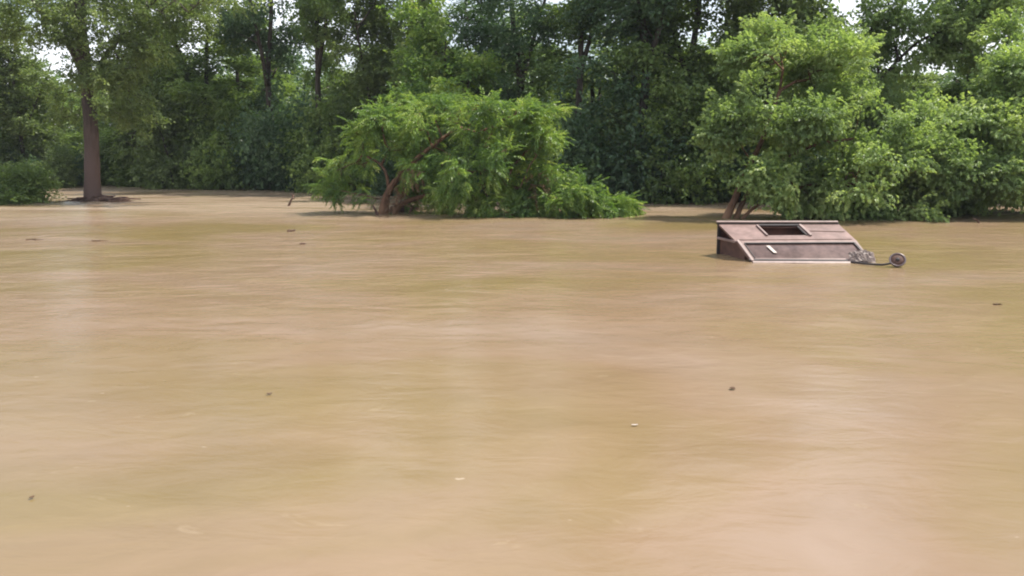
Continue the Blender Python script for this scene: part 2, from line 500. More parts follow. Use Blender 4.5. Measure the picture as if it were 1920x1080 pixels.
def tmpl_pinnate(rng, length=0.5, pairs=6, ll=0.13, lw=0.042):
    out = []; x = np.array([1., 0, 0])
    def pos(u): return np.array([length*u*(1-0.18*u*u), rng.normal()*0.004, -0.42*length*u*u])
    for i in range(pairs):
        u = 0.22 + 0.72*i/(pairs-1); p = pos(u); tang = norm(np.array([1, 0, -0.84*u]))
        for sgn in (-1, 1):
            d = norm(tang*0.45 + np.array([0, sgn*0.8, -0.28-0.25*rng.rand()]) + rng.normal(size=3)*0.12)
            out.append(leaf_quad(p, d, np.array([0, 0, 1.]) + rng.normal(size=3)*0.2, ll*rng.uniform(.8, 1.1)*(1-0.35*abs(u-0.5)), lw*rng.uniform(.85, 1.15)))
    out.append(leaf_quad(pos(1), norm(np.array([1, 0, -0.9])), np.array([0, 0, 1.]), ll, lw))
    return np.array(out)

def tmpl_maple(rng, length=0.42, leaves=7, ll=0.105, lw=0.06):
    """shoot with drooping leaves of three leaflets"""
    out = []
    for i in range(leaves):
        u = 0.15 + 0.85*i/(leaves-1)
        p = np.array([length*u, 0, -0.12*length*u*u])
        side = (1 if i % 2 else -1)
        pd = norm(np.array([0.5, side*rng.uniform(.4, 1), rng.uniform(-0.5, 0.25)]))
        q = p + pd*rng.uniform(0.05, 0.11)
        for k in (-1, 0, 1):
            lat = np.cross(pd, [0, 0, 1.]); d = norm(pd*0.8 + lat*k*0.75 + np.array([0, 0, -rng.uniform(0.35, 0.9)]))
            out.append(leaf_quad(q, d, np.array([0, 0, 1.]) + rng.normal(size=3)*0.3, ll*rng.uniform(.8, 1.15), lw*rng.uniform(.8, 1.15)))
    return np.array(out)

def tmpl_simple(rng, length=0.55, leaves=11, ll=0.13, lw=0.085, droop=0.2):
    out = []
    for i in range(leaves):
        u = 0.05 + 0.95*i/(leaves-1)
        p = np.array([length*u, 0, -droop*length*u*u]) + rng.normal(size=3)*0.035
        d = norm(np.array([0.4, (1 if i % 2 else -1)*0.8, -0.25]) + rng.normal(size=3)*0.45)
        out.append(leaf_quad(p, d, norm(np.array([0, 0, 1.]) + rng.normal(size=3)*0.55), ll*rng.uniform(.7, 1.2), lw*rng.uniform(.75, 1.2)))
    return np.array(out)

def crown_mesh(name, pos, dirs, tmpls, mat, parent, rng, scale=(0.8, 1.2), lift=0.0, clip_z=None, tint_c=None):
    n = len(pos)
    T = len(tmpls); nl = tmpls[0].shape[0]
    TM = np.stack(tmpls)                                    # T, nl, 4, 3
    k = rng.randint(0, T, n)
    x = norm(dirs + np.array([0, 0, lift]))
    up = np.tile([0, 0, 1.], (n, 1)) + rng.normal(size=(n, 3))*0.28
    z = norm(up - x*np.sum(up*x, 1, keepdims=True)); y = np.cross(z, x)
    s = rng.uniform(scale[0], scale[1], n)
    L = TM[k].reshape(n, nl*4, 3)*s[:, None, None]
    V = pos[:, None] + L[:, :, 0:1]*x[:, None] + L[:, :, 1:2]*y[:, None] + L[:, :, 2:3]*z[:, None]
    tint = (rng.rand(n)[:, None]*0.5 + np.repeat(rng.rand(n, nl), 4, axis=1)*0.5)
    V = V.reshape(n*nl, 4, 3); tint = tint.reshape(n*nl, 4)
    if clip_z is not None:
        ok = V[:, :, 2].min(1) > clip_z; V = V[ok]; tint = tint[ok]
    F = np.arange(len(V)*4).reshape(-1, 4)
    return mesh_np(name, V.reshape(-1, 3), F, mat, parent, attr=tint.ravel())

def make_tree(name, loc, trunks, lobes, n_att, mat_leaf, mat_bark, tmpls, seed, sprays=6, spread=0.28,
              r_tip=0.006, scale=(0.8, 1.2), lift=0.0, clip_z=None, shell=0.45, bf=0.35, flare=1.5, twig_bare=0, att_clip=None, leafy=True, gap=1.6, split=0):
    """trunks: list of (points, r0, r1) relative to loc"""
    rng = np.random.RandomState(seed)
    if split:                                # break every mass into flattened boughs with air between them
        sub = []
        for l in lobes:
            R_ = np.array(l[1]); w_ = (l[2] if len(l) > 2 else 1)
            for _ in range(split):
                d = rng.normal(size=3); d /= np.linalg.norm(d)
                sub.append((np.array(l[0]) + d*R_*rng.uniform(.45, .85), tuple(R_*np.array([.5, .5, .30])*rng.uniform(.75, 1.2)), w_*rng.uniform(.6, 1.4)))
        lobes = sub
    att = ell(rng, lobes, int(n_att*1.6), shell)
    g = np.zeros(len(att))
    for _ in range(7):                       # clumps and holes through the crown's volume
        kv = norm(rng.normal(size=3))*rng.uniform(3.2, 6.5)/gap
        g += np.sin(att @ kv + rng.uniform(0, 6.28))
    att = att[np.argsort(-g)[:n_att]]; rng.shuffle(att)
    if att_clip is not None: att = att[att[:, 2] > att_clip]
    N, par, tips, ntr = skeleton([t[0] for t in trunks], att, rng, bf=bf)
    R = radii(par, tips, r_tip)
    root = empty(name, loc)
    R = np.minimum(R, trunks[0][1]*0.75)
    wood_mesh("trunk", N, par, R, 0, ntr, mat_bark, root, trunk_list=trunks, flare=flare)
    if not leafy: return root
    # sprays: at the tips and back along the thin twigs
    th = np.where((R < r_tip*2.6) & (np.arange(len(R)) >= ntr))[0]
    dirs_n = norm(N[th] - N[par[th]])
    pick = rng.choice(len(th), int(n_att*sprays), replace=True)
    tp = rng.rand(len(pick)) < 0.0
    pos = N[th][pick] + rng.normal(size=(len(pick), 3))*spread*np.array([1, 1, 0.8])
    cc = att.mean(0)
    rd = rng.normal(size=(len(pick), 3))
    dr = norm(dirs_n[pick]*0.8 + rd*0.55 + norm(pos-cc)*0.35 + np.array([0, 0, 0.05]))
    crown_mesh("crown", pos, dr, tmpls, mat_leaf, root, rng, scale, lift, clip_z)
    return root

def copy_tree(o, loc, rz, sc):
    c = o.copy(); COL.objects.link(c); c.location = loc; c.rotation_euler = (0, 0, rz); c.scale = sc
    for ch in list(o.children):
        d = ch.copy(); COL.objects.link(d); d.parent = c
    return c

rs0 = np.random.RandomState(5)
T_PIN = [tmpl_pinnate(rs0, 0.42, 6, 0.115, 0.037) for _ in range(8)]
T_MAP = [tmpl_maple(rs0) for _ in range(8)]
T_SIM = [tmpl_simple(rs0) for _ in range(8)]
T_SMALL = [tmpl_simple(rs0, 0.4, 11, 0.085, 0.055) for _ in range(8)]

def lobes_px(items, base, ydepth=None):
    """(px, py, rx_px, ry_px, depth, depth_radius) -> ellipsoids relative to base"""
    out = []
    for it in items:
        px, py, rx, ry, D, rd = it[:6]
        c = P(px, py, D) - base
        out.append((c, (rx*D/FPX, rd, ry*D/FPX)) + ((it[6],) if len(it) > 6 else ()))
    return out

def pt(px, py, D, base): return tuple(P(px, py, D) - base)

# --- centre: leafy tree pushed over by the flood
b = W(712, 402); D0 = b[1]
lob = lobes_px([(640, 345, 45, 35, D0+1.0, 0.8, 1.3), (690, 290, 60, 50, D0+0.9, 1.0), (735, 235, 68, 45, D0+1, 1.2), (800, 265, 68, 75, D0+0.3, 1.3),
                (830, 212, 75, 36, D0+1.2, 1.3, 1.2), (905, 232, 80, 48, D0+0.2, 1.3, 1.5), (985, 232, 58, 44, D0+0.3, 1.2, 2.2), (930, 300, 70, 50, D0-.4, 1.1, 1.5), (1010, 285, 45, 40, D0-.2, 1.0, 1.8),
                (885, 340, 75, 65, D0-0.6, 1.0), (990, 320, 62, 60, D0, 1.2, 1.6), (1040, 362, 55, 45, D0-0.2, 0.9, 2.2),
                (1100, 378, 48, 34, D0-0.3, 0.8, 3.2), (1150, 392, 36, 20, D0-0.3, 0.6, 9), (1075, 372, 45, 38, D0-.6, .8, 4), (1115, 390, 45, 22, D0-.6, .7, 5), (800, 350, 50, 48, D0+0.6, 1.0), (945, 385, 75, 28, D0-0.4, 0.8, 2.2)], b)
trunks = [([(0, 0, -0.5), pt(722, 375, D0, b), pt(745, 335, D0+0.1, b), pt(790, 290, D0+0.4, b), pt(850, 245, D0+0.7, b)], 0.13, 0.05),
          ([(0.35, 0.3, -0.5), pt(750, 385, D0+0.3, b), pt(830, 360, D0+0.1, b), pt(930, 345, D0, b), pt(1050, 375, D0-0.1, b)], 0.09, 0.04),
          ([(0.12, 0.1, -0.4), pt(728, 350, D0+.1, b), pt(715, 310, D0+0.5, b), pt(680, 290, D0+.8, b)], 0.06, 0.03)]
o = make_tree("leaning_tree", b, trunks, lob, 860, M['leaf_bright'], M['bark_brown'], T_PIN, 11, sprays=8, spread=0.11, gap=0.8, split=6,
              scale=(0.75, 1.2), clip_z=-0.12, shell=0.5, bf=0.25)
rgx = np.random.RandomState(12)
dl = [((pt(755, 360, D0, b)), (.5, .5, .4)), ((pt(770, 330, D0-.3, b)), (.5, .4, .5)), ((pt(1015, 345, D0-.8, b)), (.5, .4, .5)), ((pt(1075, 385, D0-.9, b)), (.5, .3, .3)), ((pt(735, 385, D0-.1, b)), (.5, .4, .2))]
dp = ell(rgx, [(np.array(c_), r_) for c_, r_ in dl], 90, 0.2)
crown_mesh("withered_leaves", dp, norm(rgx.normal(size=(90, 3)) + [0, 0, -.5]), T_PIN, M['dead_leaf'], o, rgx, (.6, .9), clip_z=-.1)
tag(o, "bright green leaning tree with drooping feathery leaves, sunk in the flood mid river", "tree")

# --- right: box elder leaning over the wreck
b = W(1357, 410); D0 = b[1]
lob = lobes_px([(1392, 205, 48, 42, D0+0.4, 1.1), (1440, 125, 48, 55, D0+0.8, 1.2), (1500, 95, 62, 42, D0+1.2, 1.2), (1445, 52, 24, 30, D0+1.2, 0.7), (1550, 150, 80, 55, D0+1.2, 1.4),
                (1450, 225, 75, 50, D0+0.3, 1.4), (1550, 250, 95, 60, D0+0.2, 1.6), (1500, 325, 75, 45, D0+0.1, 1.3), (1630, 265, 70, 50, D0+.1, 1.3),
                (1610, 330, 90, 55, D0-0.2, 1.5, 1.2), (1530, 385, 105, 32, D0-0.1, 1.2, 1.6), (1665, 378, 75, 34, D0-0.1, 1.1, 1.6), (1368, 255, 34, 30, D0+0.2, 0.8, 1.5), (1440, 345, 45, 35, D0-.5, .7, 2.2), (1450, 390, 34, 18, D0-.5, .6, 2.5), (1395, 110, 20, 20, D0+.6, .5, 1.0), (1730, 350, 60, 35, D0+.2, 1.1, 1.4), (1700, 290, 75, 50, D0+.2, 1.2, 1.8), (1560, 200, 60, 30, D0+.6, 1.2)], b)
trunks = [([(-0.15, 0, -0.5), pt(1375, 380, D0, b), pt(1398, 325, D0+0.1, b), pt(1430, 260, D0+0.5, b), pt(1462, 170, D0+0.8, b)], 0.12, 0.05),
          ([(0.25, 0.1, -0.4), pt(1395, 375, D0+.1, b), pt(1440, 320, D0+0.1, b), pt(1520, 275, D0+0.3, b), pt(1600, 260, D0+0.2, b)], 0.075, 0.035),
          ([(0.3, 0.15, -0.3), pt(1420, 385, D0, b), pt(1500, 350, D0, b), pt(1610, 345, D0-.1, b)], 0.05, 0.03)]
o = make_tree("leaning_tree", b, trunks, lob, 560, M['leaf_maple'], M['bark_brown'], T_MAP, 21, sprays=9, spread=0.14, gap=1.2, split=6,
              scale=(0.75, 1.25), clip_z=-0.12, shell=0.45, bf=0.25)
tag(o, "yellow-green tree leaning right from a slanting trunk just behind the sunken vehicle", "tree")

b = W(1780, 398); D0 = b[1]
lob = lobes_px([(1700, 240, 70, 40, D0-.4, 1.3), (1790, 225, 85, 50, D0, 1.5), (1885, 195, 75, 75, D0-.5, 1.6), (1960, 190, 80, 110, D0, 1.8),
                (1700, 310, 90, 50, D0-.6, 1.4), (1800, 300, 90, 55, D0-.8, 1.4), (1890, 300, 90, 60, D0-.8, 1.4), (1960, 320, 80, 50, D0-.4, 1.4), (1860, 345, 80, 20, D0-.7, 1.0, 1.4), (1760, 350, 70, 28, D0-.7, 1.0, 2.0), (1930, 240, 60, 50, D0-1.6, 1.1, 1.8), (1840, 235, 70, 45, D0-1.8, 1.0, 2.0), (1760, 265, 75, 45, D0-2.0, 1.0, 2.0), (1800, 320, 80, 40, D0-2.2, .9, 2.2), (1890, 320, 70, 45, D0-2.0, .9, 2.0),
                (1925, 90, 45, 50, D0+.4, 1.3), (2050, 240, 80, 100, D0, 1.8)], b)
trunks = [([(0, 0, -0.5), pt(1790, 370, D0, b), pt(1815, 320, D0, b), pt(1850, 250, D0, b), pt(1900, 150, D0+.2, b)], 0.12, 0.05),
          ([(0.1, 0.1, -0.4), pt(1775, 350, D0, b), pt(1750, 290, D0-.1, b), pt(1715, 240, D0-.2, b)], 0.07, 0.035)]
o = make_tree("broadleaf_tree", b, trunks, lob, 760, M['leaf_maple'], M['bark_dark'], T_MAP, 22, sprays=10, spread=0.16, gap=1.3, split=6,
              scale=(0.8, 1.3), clip_z=-0.1, shell=0.45, bf=0.25)
tag(o, "broad light green tree at the right edge, low boughs hanging over the shaded water", "tree")

b = W(1560, 392) + np.array([0, 3.0, 0]); D0 = b[1]
lob = lobes_px([(1570, 60, 75, 50, D0+.4, 1.4), (1650, 50, 80, 45, D0, 1.5), (1740, 40, 80, 40, D0, 1.5), (1790, 75, 60, 40, D0, 1.2), (1590, 170, 80, 60, D0, 1.5),
                (1640, 200, 50, 60, D0, 1.2), (1850, 20, 80, 50, D0, 1.6), (1640, -40, 120, 50, D0, 1.8), (1760, -40, 120, 50, D0, 1.8), (1690, 115, 70, 35, D0, 1.2, .7), (1850, 110, 60, 40, D0+.5, 1.2, .7), (1640, 150, 60, 50, D0-.6, 1.1), (1560, 100, 60, 60, D0-.8, 1.2)], b)
trunks = [([(0, 0, -0.4), pt(1575, 330, D0, b), pt(1595, 220, D0, b), pt(1610, 120, D0, b), pt(1650, 20, D0, b)], 0.14, 0.06),
          ([pt(1595, 220, D0, b), pt(1650, 150, D0, b), pt(1720, 80, D0, b), pt(1790, 50, D0, b)], 0.07, 0.04)]
o = make_tree("broadleaf_tree", b, trunks, lob, 470, M['leaf_maple'], M['bark_dark'], T_MAP, 23, sprays=8, spread=0.18, split=5,
              scale=(0.9, 1.35), shell=0.4, bf=0.3)
tag(o, "taller light green tree behind the slanting one, crown reaching over a gap of sky", "tree")

# --- left: big grey trunk with spreading crown
b = W(171, 377); D0 = b[1]
lob = lobes_px([(60, 20, 110, 60, D0-.5, 2.0), (170, -30, 160, 60, D0, 2.6), (240, 90, 90, 70, D0-.3, 1.8), (320, 60, 90, 60, D0, 2.0),
                (215, 180, 60, 45, D0-.8, 1.2), (-60, 90, 80, 90, D0, 2.2), (400, 20, 90, 50, D0, 2.0), (300, -80, 200, 60, D0, 3), (0, -80, 200, 60, D0, 3),
                (110, 190, 60, 50, D0+1.2, 1.4), (110, 60, 50, 45, D0-.9, 1.0, 1.5), (175, 50, 45, 60, D0-1.0, 1.0, 1.6), (165, 130, 40, 30, D0-.8, .8, 1.3), (270, 190, 60, 60, D0+1, 1.4)], b)
trunks = [([(0.02, 0, -0.5), pt(173, 330, D0, b), pt(170, 230, D0, b), pt(160, 130, D0, b), pt(150, 40, D0, b), pt(155, -60, D0, b)], 0.29, 0.2),
          ([pt(160, 150, D0, b), pt(132, 90, D0, b), pt(90, 40, D0-.2, b), pt(40, -30, D0-.3, b)], 0.13, 0.08),
          ([pt(165, 180, D0, b), pt(195, 110, D0, b), pt(250, 40, D0, b), pt(320, -30, D0, b)], 0.12, 0.07)]
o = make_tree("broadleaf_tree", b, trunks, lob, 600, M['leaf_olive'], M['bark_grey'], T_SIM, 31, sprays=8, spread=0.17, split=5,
              scale=(0.7, 1.0), shell=0.35, bf=0.35, flare=1.35)
tag(o, "big tree at left with thick bare grey-brown trunk standing in the flood", "tree")

# --- prototypes for the wood behind
def wood_tree(seed, H, first, wid, leaf, bark, n_att, sprays, tm, lean=0.0, r0=0.2, trunk_top=0.85, scale=(0.9, 1.4)):
    rng = np.random.RandomState(seed)
    lob = []
    nl = 9
    for i in range(nl):
        u = (i+0.5)/nl; z = first + (H-first)*u
        r = wid*(0.55 + 0.6*math.sin(math.pi*(0.15+0.8*u)))*rng.uniform(.6, 1.0)
        a = rng.uniform(0, 6.28); q = wid*0.55*rng.uniform(.2, 1)
        lob.append((np.array([math.cos(a)*q + lean*u*H, math.sin(a)*q, z]), (r*0.75, r*0.75, (H-first)/nl*rng.uniform(.8, 1.3))))
    pts = [(0, 0, -0.4)]
    for u in (0.12, 0.35, 0.6, trunk_top):
        pts.append((lean*u*H + rng.normal()*0.12, rng.normal()*0.12, u*H))
    trs = [(pts, r0, r0*0.3)]
    a = rng.uniform(0, 6.28)
    trs.append(([pts[2], (pts[2][0]+math.cos(a)*wid*.35, math.sin(a)*wid*.35, H*0.55), (pts[2][0]+math.cos(a)*wid*.7, math.sin(a)*wid*.7, H*0.78)], r0*0.5, r0*0.2))
    return make_tree("forest_tree", (0, 0, 0), trs, lob, n_att, M[leaf], M[bark], tm, seed, sprays=sprays, spread=0.20, gap=2.2, split=5,
                     scale=scale, shell=0.3, bf=0.4, r_tip=0.008)

def pose(o, x, y, rz, s):
    z = float(ground_h(np.array([[x]]), np.array([[y]]))[0, 0])
    o.location = (x, y, max(z, -0.35)); o.rotation_euler = (0, 0, rz); o.scale = (s[0], s[0], s[1])

protos = {
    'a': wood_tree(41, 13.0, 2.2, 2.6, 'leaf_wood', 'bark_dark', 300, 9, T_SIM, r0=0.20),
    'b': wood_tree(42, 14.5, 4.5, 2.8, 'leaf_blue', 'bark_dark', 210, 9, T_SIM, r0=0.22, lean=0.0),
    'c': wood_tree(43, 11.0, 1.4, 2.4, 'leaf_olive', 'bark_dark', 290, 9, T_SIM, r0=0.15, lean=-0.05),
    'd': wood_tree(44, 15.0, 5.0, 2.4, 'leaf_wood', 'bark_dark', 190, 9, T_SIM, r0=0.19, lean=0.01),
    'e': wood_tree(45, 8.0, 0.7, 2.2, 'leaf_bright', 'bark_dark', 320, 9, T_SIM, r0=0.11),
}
used = {k: False for k in protos}
G1 = "trees along the front of the wood"
G2 = "trees deep in the shaded wood"
def place(kind, px, back, rz, s, label, group, x=None, y=None):
    if x is None:
        # walk along the sight line of px until 'back' metres behind the shore
        y = 30.0
        while y < shore(np.array((px-960)/FPX*y)) + back: y += 0.1
        x = (px-960)/FPX*y
    o = protos[kind]
    if used[kind]: o = copy_tree(o, (0, 0, 0), 0, (1, 1, 1))
    used[kind] = True
    pose(o, x, y, rz, s)
    tag(o, label, "tree", group)
    return o

front = [
    ('a', -60, 1.0, 0.3, (1.1, 1.0), "dark bushy tree of the wood cut by the left edge of the view"),
    ('c', 60, 1.5, 1.2, (1.0, 0.8), "low-branched dark green tree left of the thick bare trunk"),
    ('c', 290, 1.5, 4.0, (1.2, 0.95), "dull green leaning tree of the wood just right of the thick bare trunk"),
    ('a', 400, 2.5, 2.0, (1.1, 0.9), "dense dark tree midway between the thick trunk and the straight dark trunk"),
    ('b', 520, 0.8, 2.2, (1.0, 1.05), "tall straight dark-trunked tree, left of a pair near the wood's edge"),
    ('d', 606, 0.5, 0.5, (1.05, 1.1), "tall dark-trunked tree, right of a pair just left of the leaning tree"),
    ('c', 705, 2.0, 5.1, (1.0, 0.95), "dull green bushy tree directly behind the leaning tree's left side"),
    ('d', 800, 3.0, 3.3, (1.0, 1.0), "slim tall tree with dark stem behind the bright young tree"),
    ('e', 840, -1.5, 0.0, (0.95, 0.92), "bright green young tree rising behind the top of the leaning tree"),
    ('b', 965, 3.0, 4.6, (1.0, 0.9), "thin-crowned tree with sky showing through, right of the bright young tree"),
    ('d', 1085, 1.5, 1.4, (1.1, 1.0), "tall tree with thick dark stem in the middle of the wood, left of its twin"),
    ('b', 1192, 1.2, 3.9, (1.15, 1.0), "tall dark-stemmed tree with leaning top behind the open dark water"),
    ('a', 1290, 2.2, 0.9, (1.1, 1.0), "dense dark blue-green tree just left of the slanting yellow-green tree"),
    ('c', 1420, 2.5, 3.0, (1.0, 1.1), "dark tree hidden behind the slanting yellow-green tree"),
    ('b', 1800, 2.5, 5.6, (0.9, 1.0), "thin dark-stemmed tree crossing the bright sky gap at right"),
    ('a', 1990, 3.5, 5.0, (1.1, 1.0), "dark tree of the wood beyond the right edge of the view"),
]
for k, px, back, rz, s, lab in front:
    place(k, px, back, rz, s, lab, G1)
rr = random.Random(9)
DEEP = "tree deep in the wood, its crown merging into the shade behind the front trees"
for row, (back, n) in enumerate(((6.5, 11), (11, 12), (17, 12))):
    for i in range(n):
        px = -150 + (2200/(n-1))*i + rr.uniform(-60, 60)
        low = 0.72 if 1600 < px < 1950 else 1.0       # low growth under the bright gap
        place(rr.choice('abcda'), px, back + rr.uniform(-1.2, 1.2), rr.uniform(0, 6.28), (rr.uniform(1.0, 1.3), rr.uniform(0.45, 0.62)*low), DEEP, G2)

# understorey shrubs along the shore
def shrub_proto(seed, leaf, w_, h_):
    rng = np.random.RandomState(seed)
    lob = [(np.array([rng.uniform(-.6, .6)*w_, rng.uniform(-.5, .5)*w_, h_*rng.uniform(.25, .7)]), (w_*.55, w_*.5, h_*.33)) for _ in range(6)]
    trs = [([(0, 0, -0.3), (rng.normal()*.2, rng.normal()*.2, h_*.3), (rng.normal()*.4, rng.normal()*.4, h_*.6)], 0.05, 0.02),
           ([(0.2, 0, -0.3), (.5, rng.normal()*.2, h_*.3), (.9, rng.normal()*.4, h_*.5)], 0.04, 0.02)]
    o = make_tree("shrub", (0, 0, 0), trs, lob, 170, M[leaf], M['bark_dark'], T_SIM, seed, sprays=9, spread=0.25, scale=(.8, 1.2), shell=.4)
    return o
sp = [shrub_proto(61, 'leaf_wood', 1.7, 2.6), shrub_proto(62, 'leaf_blue', 1.6, 2.2), shrub_proto(63, 'leaf_olive', 1.5, 3.0)]
su = [False]*3
SL = "dark shrub in the shade at the foot of the wood, hardly parted from its neighbours"
def place_shrub(i, px, back, rz, s, lab, group="shrubs at the foot of the wood", D=None):
    o = sp[i]
    if su[i]: o = copy_tree(o, (0, 0, 0), 0, (1, 1, 1))
    su[i] = True
    y = D or 30.0
    if D is None:
        while y < shore(np.array((px-960)/FPX*y)) + back: y += 0.1
    pose(o, (px-960)/FPX*y, y, rz, s)
    tag(o, lab, "shrub", group)
for j in range(26):
    px = -120 + 84*j + rr.uniform(-25, 25)
    place_shrub(rr.choice((0, 1, 1, 2)), px, rr.uniform(0.9, 2.6) if j % 2 else rr.uniform(3, 6), rr.uniform(0, 6.28), (rr.uniform(.9, 1.25), rr.uniform(.8, 1.3)), SL)
for px, kk, ss, lab in ((455, 0, (1.3, 1.7), "tall dark shrub left of the pair of straight dark trunks"), (562, 1, (1.3, 1.9), "bushy blue-green shrub between the pair of straight dark trunks"),
                        (650, 0, (1.3, 1.6), "tall shrub at the wood's edge just right of the pair of straight trunks"), (330, 2, (1.3, 1.6), "olive shrub right of the thick bare trunk, at the wood's edge"),
                        (1140, 1, (1.4, 1.7), "dark rounded shrub between the twin thick stems in the middle of the wood"), (1245, 0, (1.3, 1.5), "dark shrub in deep shade just right of the twin thick stems")):
    place_shrub(kk, px, 0.0, px*1.0, ss, lab, "")
place_shrub(0, 5, 0, 1.0, (0.85, 0.62), "low rounded dark shrub standing in the water at the left edge", "", D=31.5)
place_shrub(2, 110, 0.2, 1.0, (0.7, 0.8), "small sunlit shrub between the left edge and the thick bare trunk", "")
place_shrub(2, -30, 0.0, 2.0, (0.9, 1.1), "sunlit pale green shrub behind the low rounded one at the left edge", "")

# the far wood, one mass
rng = np.random.RandomState(77)
n = 15000
fx = rng.uniform(-75, 75, n); fy = 66 + rng.uniform(0, 14, n) + 0.02*np.abs(fx)
fh = 7.2 + 1.4*vnoise(fx*0.35, fy*0.3, 12); fh = fh*np.where((fx/fy > 0.40) & (fx/fy < 0.56), 0.95, 1.0); fz = 0.6 + rng.rand(n)**0.8*fh
# thinner where the photo shows bright gaps low in the wood
pos = np.stack([fx, fy, fz], 1)
dr = norm(rng.normal(size=(n, 3)))
T_BIG = [tmpl_simple(rs0, 1.0, 11, 0.30, 0.2) for _ in range(6)]
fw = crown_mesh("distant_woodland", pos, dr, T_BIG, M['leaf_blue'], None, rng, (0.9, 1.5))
tag(fw, "dark mass of leaves far back between the trunks of the wood", "woodland", kind="stuff")

# ------------------------------------------------------------------ sunken vehicle
RL = P(1346, 419, 15.75); RR = P(1571, 419, 15.75)
HL = P(1380, 452.5, 15.1); HR = P(1606, 451, 15.1)
FL = P(1408, 490, 14.6); FR = P(1636, 491, 14.55)
org = (RL+RR+FL+FR)/4; org[2] = 0
veh = empty("sunken_vehicle", org)
tag(veh, "half-sunk mauve-brown vehicle with open roof hatch and dark windscreen just above the water", "vehicle")
def L_(p): return Vector(np.asarray(p, float) - org)
def bil(c, u, v):  # c: A(top-left) B(top-right) C(bottom-left) D(bottom-right)
    A, B, Cc, Dd = [np.asarray(q, float) for q in c]
    return (A*(1-u)+B*u)*(1-v) + (Cc*(1-u)+Dd*u)*v
def panel(mb, c, us, vs, skip, th, sag=0.0):
    A, B, Cc, Dd = [np.asarray(q, float) for q in c]
    nrm = norm(np.cross(Cc-A, B-A)); nrm = nrm*(1 if nrm[2] > 0 else -1)
    for i in range(len(us)-1):
        for j in range(len(vs)-1):
            if (i, j) in skip: continue
            q = [bil(c, us[i], vs[j+1]), bil(c, us[i+1], vs[j+1]), bil(c, us[i+1], vs[j]), bil(c, us[i], vs[j])]
            mb.add([L_(p) - Vector(nrm*th) for p in q] + [L_(p) for p in q],
                   [(3,2,1,0),(4,5,6,7),(0,1,5,4),(1,2,6,5),(2,3,7,6),(3,0,4,7)])
    return nrm
roofc = (RL, RR, HL, HR)
mb = MB(); nr = panel(mb, roofc, [0, .31, .65, 1], [0, .17, .68, 1], {(1, 1)}, 0.035)
roof = mb.build("roof", M['paint'], veh, bevel=0.0)
NR = Vector(nr)
# hatch surround strips and open frame
hb = MB()
def ru(u, v, h=0.012): return L_(bil(roofc, u, v)) + NR*h
hb.bar(ru(.302, .14), ru(.302, .72), .035, .035, NR)
hb.build("hatch_frame", M['paint_pale'], roof, bevel=0.006)
hb = MB(); hb.bar(ru(.662, .12), ru(.662, .74), .045, .04, NR)
hb.build("hatch_frame", M['paint_pale'], roof, bevel=0.006)
hb = MB(); hb.bar(ru(.32, .155), ru(.645, .155), .03, .03, NR); hb.bar(ru(.635, .16, .0), ru(.635, .70, .0), .02, .03, NR)
hb.build("hatch_seal", M['seal'], roof)
hb = MB()
for v in (0.84,): hb.bar(ru(.70, .45, .004), ru(.98, .50, .004), .012, .008, NR)
hb.bar(ru(.03, .93, .003), ru(.97, .93, .003), .012, .008, NR)
hb.build("roof_seam", M['paint_brown'], roof)
# gutter rail along the far roof edge
gb = MB(); gb.bar(ru(-.012, -.01, .03), ru(1.0, -.01, .03), .05, .022, NR)
gb.build("gutter_rail", M['paint_pale'], veh, bevel=0.005)
gb = MB(); gb.bar(ru(-.015, .035, .004), ru(1.0, .035, .004), .022, .02, NR)
gb.build("gutter_seal", M['seal'], veh)
# windscreen frame, glass
HLb, HRb = HL, HR
frc = (HL, HR, FL, FR)
fb = MB(); nf = panel(fb, frc, [0, .055, .965, 1], [0, .12, .84, 1], {(1, 1)}, 0.03)
fr_ = fb.build("windscreen_frame", M['paint'], veh)
NF = Vector(nf)
def fu(u, v, h=0.0): return L_(bil(frc, u, v)) + NF*h
wb = MB()
q = [fu(.055, .84, -.016), fu(.965, .84, -.016), fu(.965, .12, -.016), fu(.055, .12, -.016)]
# gently bowed pane
nu, nv = 14, 6
vs = []; fs = []
for j in range(nv+1):
    for i in range(nu+1):
        u = .055 + .91*i/nu; v = .12 + .72*j/nv
        vs.append(fu(u, v, -.012 + 0.02*math.sin(math.pi*i/nu)*math.sin(math.pi*j/nv)))
for j in range(nv):
    for i in range(nu):
        a = j*(nu+1)+i; fs.append((a, a+nu+1, a+nu+2, a+1))
wb.add(vs, fs); gl = wb.build("windscreen", M['glass'], veh, smooth=True)
sb = MB(); sb.bar(fu(.055, .115, .006), fu(.965, .115, .006), .022, .02, NF); sb.bar(fu(.965, .115, .006), fu(.985, .9, .006), .03, .02, NF)
sb.bar(fu(.055, .115, .006), fu(.052, .85, .006), .012, .012, NF)
sb.build("windscreen_seal", M['seal'], veh)
sb = MB(); sb.bar(fu(-.01, .95, .008), fu(.80, .97, .008), .035, .025, NF); sb.build("lower_trim", M['seal'], veh)
sb = MB(); sb.bar(fu(-.005, 1.12, .02), fu(.83, 1.12, .02), .06, .05, NF); sb.build("cowl", M['paint_pale'], veh, bevel=0.01)
sb = MB(); sb.bar(fu(.015, -.02, .012), fu(.015, 1.0, .012), .045, .025, NF); sb.build("pillar", M['paint_pale'], veh, bevel=0.005)
# sticker on the glass, long side up
sb = MB(); cst = [fu(.235, .62, .016), fu(.262, .62, .016), fu(.245, .27, .016), fu(.215, .27, .016)]
sb.add(cst + [p + NF*.003 for p in cst], [(0,1,2,3),(7,6,5,4),(0,4,5,1),(1,5,6,2),(2,6,7,3),(3,7,4,0)])
sb.build("sticker", M['sticker'], gl)
